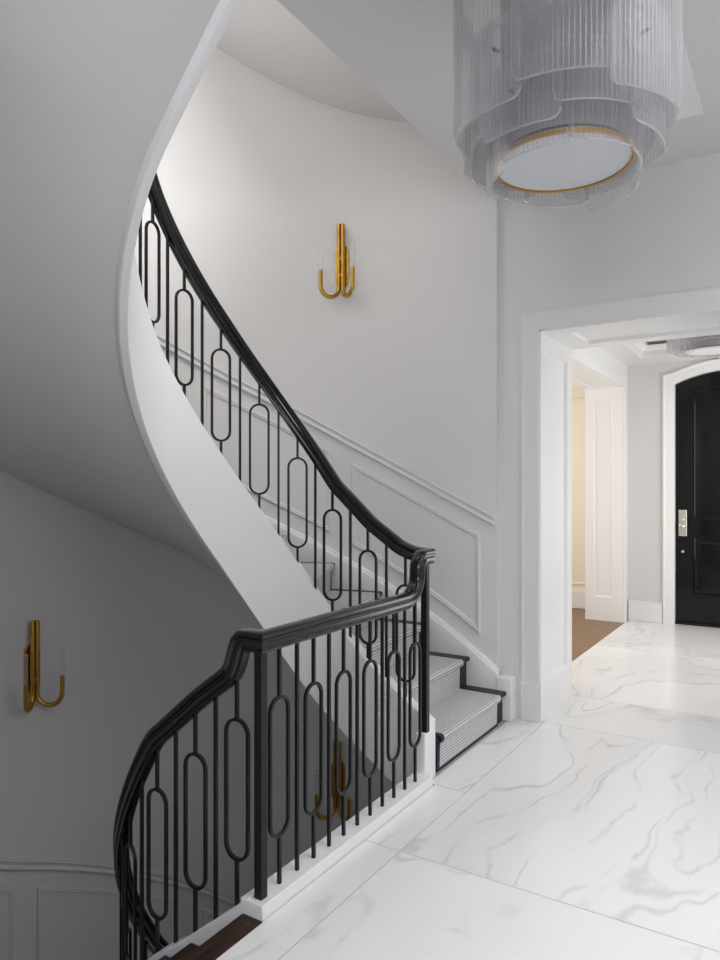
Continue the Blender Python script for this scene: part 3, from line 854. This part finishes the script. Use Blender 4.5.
tag(c2, 'ribbed glass ceiling light beyond the cased opening, above the front door area', 'ceiling light', 'ribbed glass ceiling fixtures')

# framed vents
def vent(name, x0, x1, y0, y1, z, mat, label, w=.03, slats=0):
    e = empty(name, ((x0+x1)/2, (y0+y1)/2, z)); off = Vector(e.location)
    mb = MB(); ring(mb, [(x0, y0), (x1, y0), (x1, y1), (x0, y1)], lambda u, v, h: (u-off.x, v-off.y, z-h-off.z), [(0, 0), (0, .006), (w, .006), (w, .001)])
    mb.build('frame', mat, parent=e)
    mb = MB(); mb.box(x0+w-off.x, x1-w-off.x, y0+w-off.y, y1-w-off.y, -.003, -.0005); mb.build('panel', mat, parent=e)
    if slats:
        mb = MB()
        for i in range(slats):
            x = x0+w+(x1-x0-2*w)*(i+.5)/slats-off.x; mb.box(x-.003, x+.003, y0+w-off.y, y1-w-off.y, -.007, -.002)
        mb.build('grille', mat, parent=e)
    tag(e, label, 'vent'); return e
vent('ceiling_panel', -.94, -.44, 2.95, 3.91, CEIL, 'trim', 'flush white rectangular panel in the foyer ceiling beside the chandelier', w=.022)
vent('ceiling_register', -1.40, -1.12, 7.42, 7.84, TZ+.004, 'bronze', 'small brass register in the vestibule ceiling beside the glass light', w=.02, slats=8)

# ------------------------------------------------------------------ lights
def area(name, loc, rot, sx, sy, power, col=(1, 1, 1)):
    l = bpy.data.lights.new(name, 'AREA'); l.shape = 'RECTANGLE'; l.size = sx; l.size_y = sy; l.energy = power; l.color = col
    o = bpy.data.objects.new(name, l); C.objects.link(o); o.location = loc; o.rotation_euler = rot; return o
area('window_fill', (2.28, 2.4, 2.3), (0, PI/2-.35, 0), 1.6, 2.6, 15, (.97, .98, 1))  # unseen area lamp added just inside the right window, tilted down
cl = area('overhead_fill', (.95, 2.4, CEIL-.02), (0, 0, 0), 1.5, 3.2, 50, (1, .995, .99)); cl.data.spread = math.radians(130)  # unseen lamp added under the ceiling to light the foyer floor
area('stairwell_fill', (.0, 2.2, 7.6), (0, -.40, 0), 2.0, 2.8, 430, (1, .985, .97))  # added lamp out of view, aimed down the well to brighten the wall
area('upper_window_fill', (2.28, 1.4, S+1.5), (0, PI/2, 0), 2.0, 3.9, 380, (1, .99, .98))  # unseen area lamp added inside the upper window for the stairwell top
area('rear_fill', (.5, -2.9, 2.4), (PI/2-.15, 0, 0), 2.6, 1.6, 80, (.95, .97, 1))  # added fill behind the camera for the back wall; no window here
area('vestibule_daylight', (.28, 6.8, 1.6), (0, PI/2, 0), 2.0, 2.4, 42, (1, 1, 1))
area('side_room_daylight', (-4.4, 7.0, 1.8), (0, -PI/2, 0), 2.0, 2.5, 60, (1, .96, .90))
w = bpy.data.worlds.new('world'); bpy.context.scene.world = w; w.use_nodes = True
w.node_tree.nodes['Background'].inputs[0].default_value = (.80, .87, 1, 1)
w.node_tree.nodes['Background'].inputs[1].default_value = .6

# ------------------------------------------------------------------ camera
cam = bpy.data.cameras.new('camera'); co = bpy.data.objects.new('camera', cam); C.objects.link(co)
cam.sensor_width = 36; cam.lens = 705/960*36; cam.shift_y = 8/960
co.location = (0, 0, 1.5); co.rotation_euler = (PI/2, 0, math.atan2(447, 705))
cam.clip_start = .05
sc_ = bpy.context.scene; sc_.camera = co
vs = sc_.view_settings; vs.view_transform = 'Standard'; vs.look = 'None'; vs.gamma = 1; vs.use_curve_mapping = False; vs.exposure = 0
sc_.cycles.transparent_max_bounces = 32
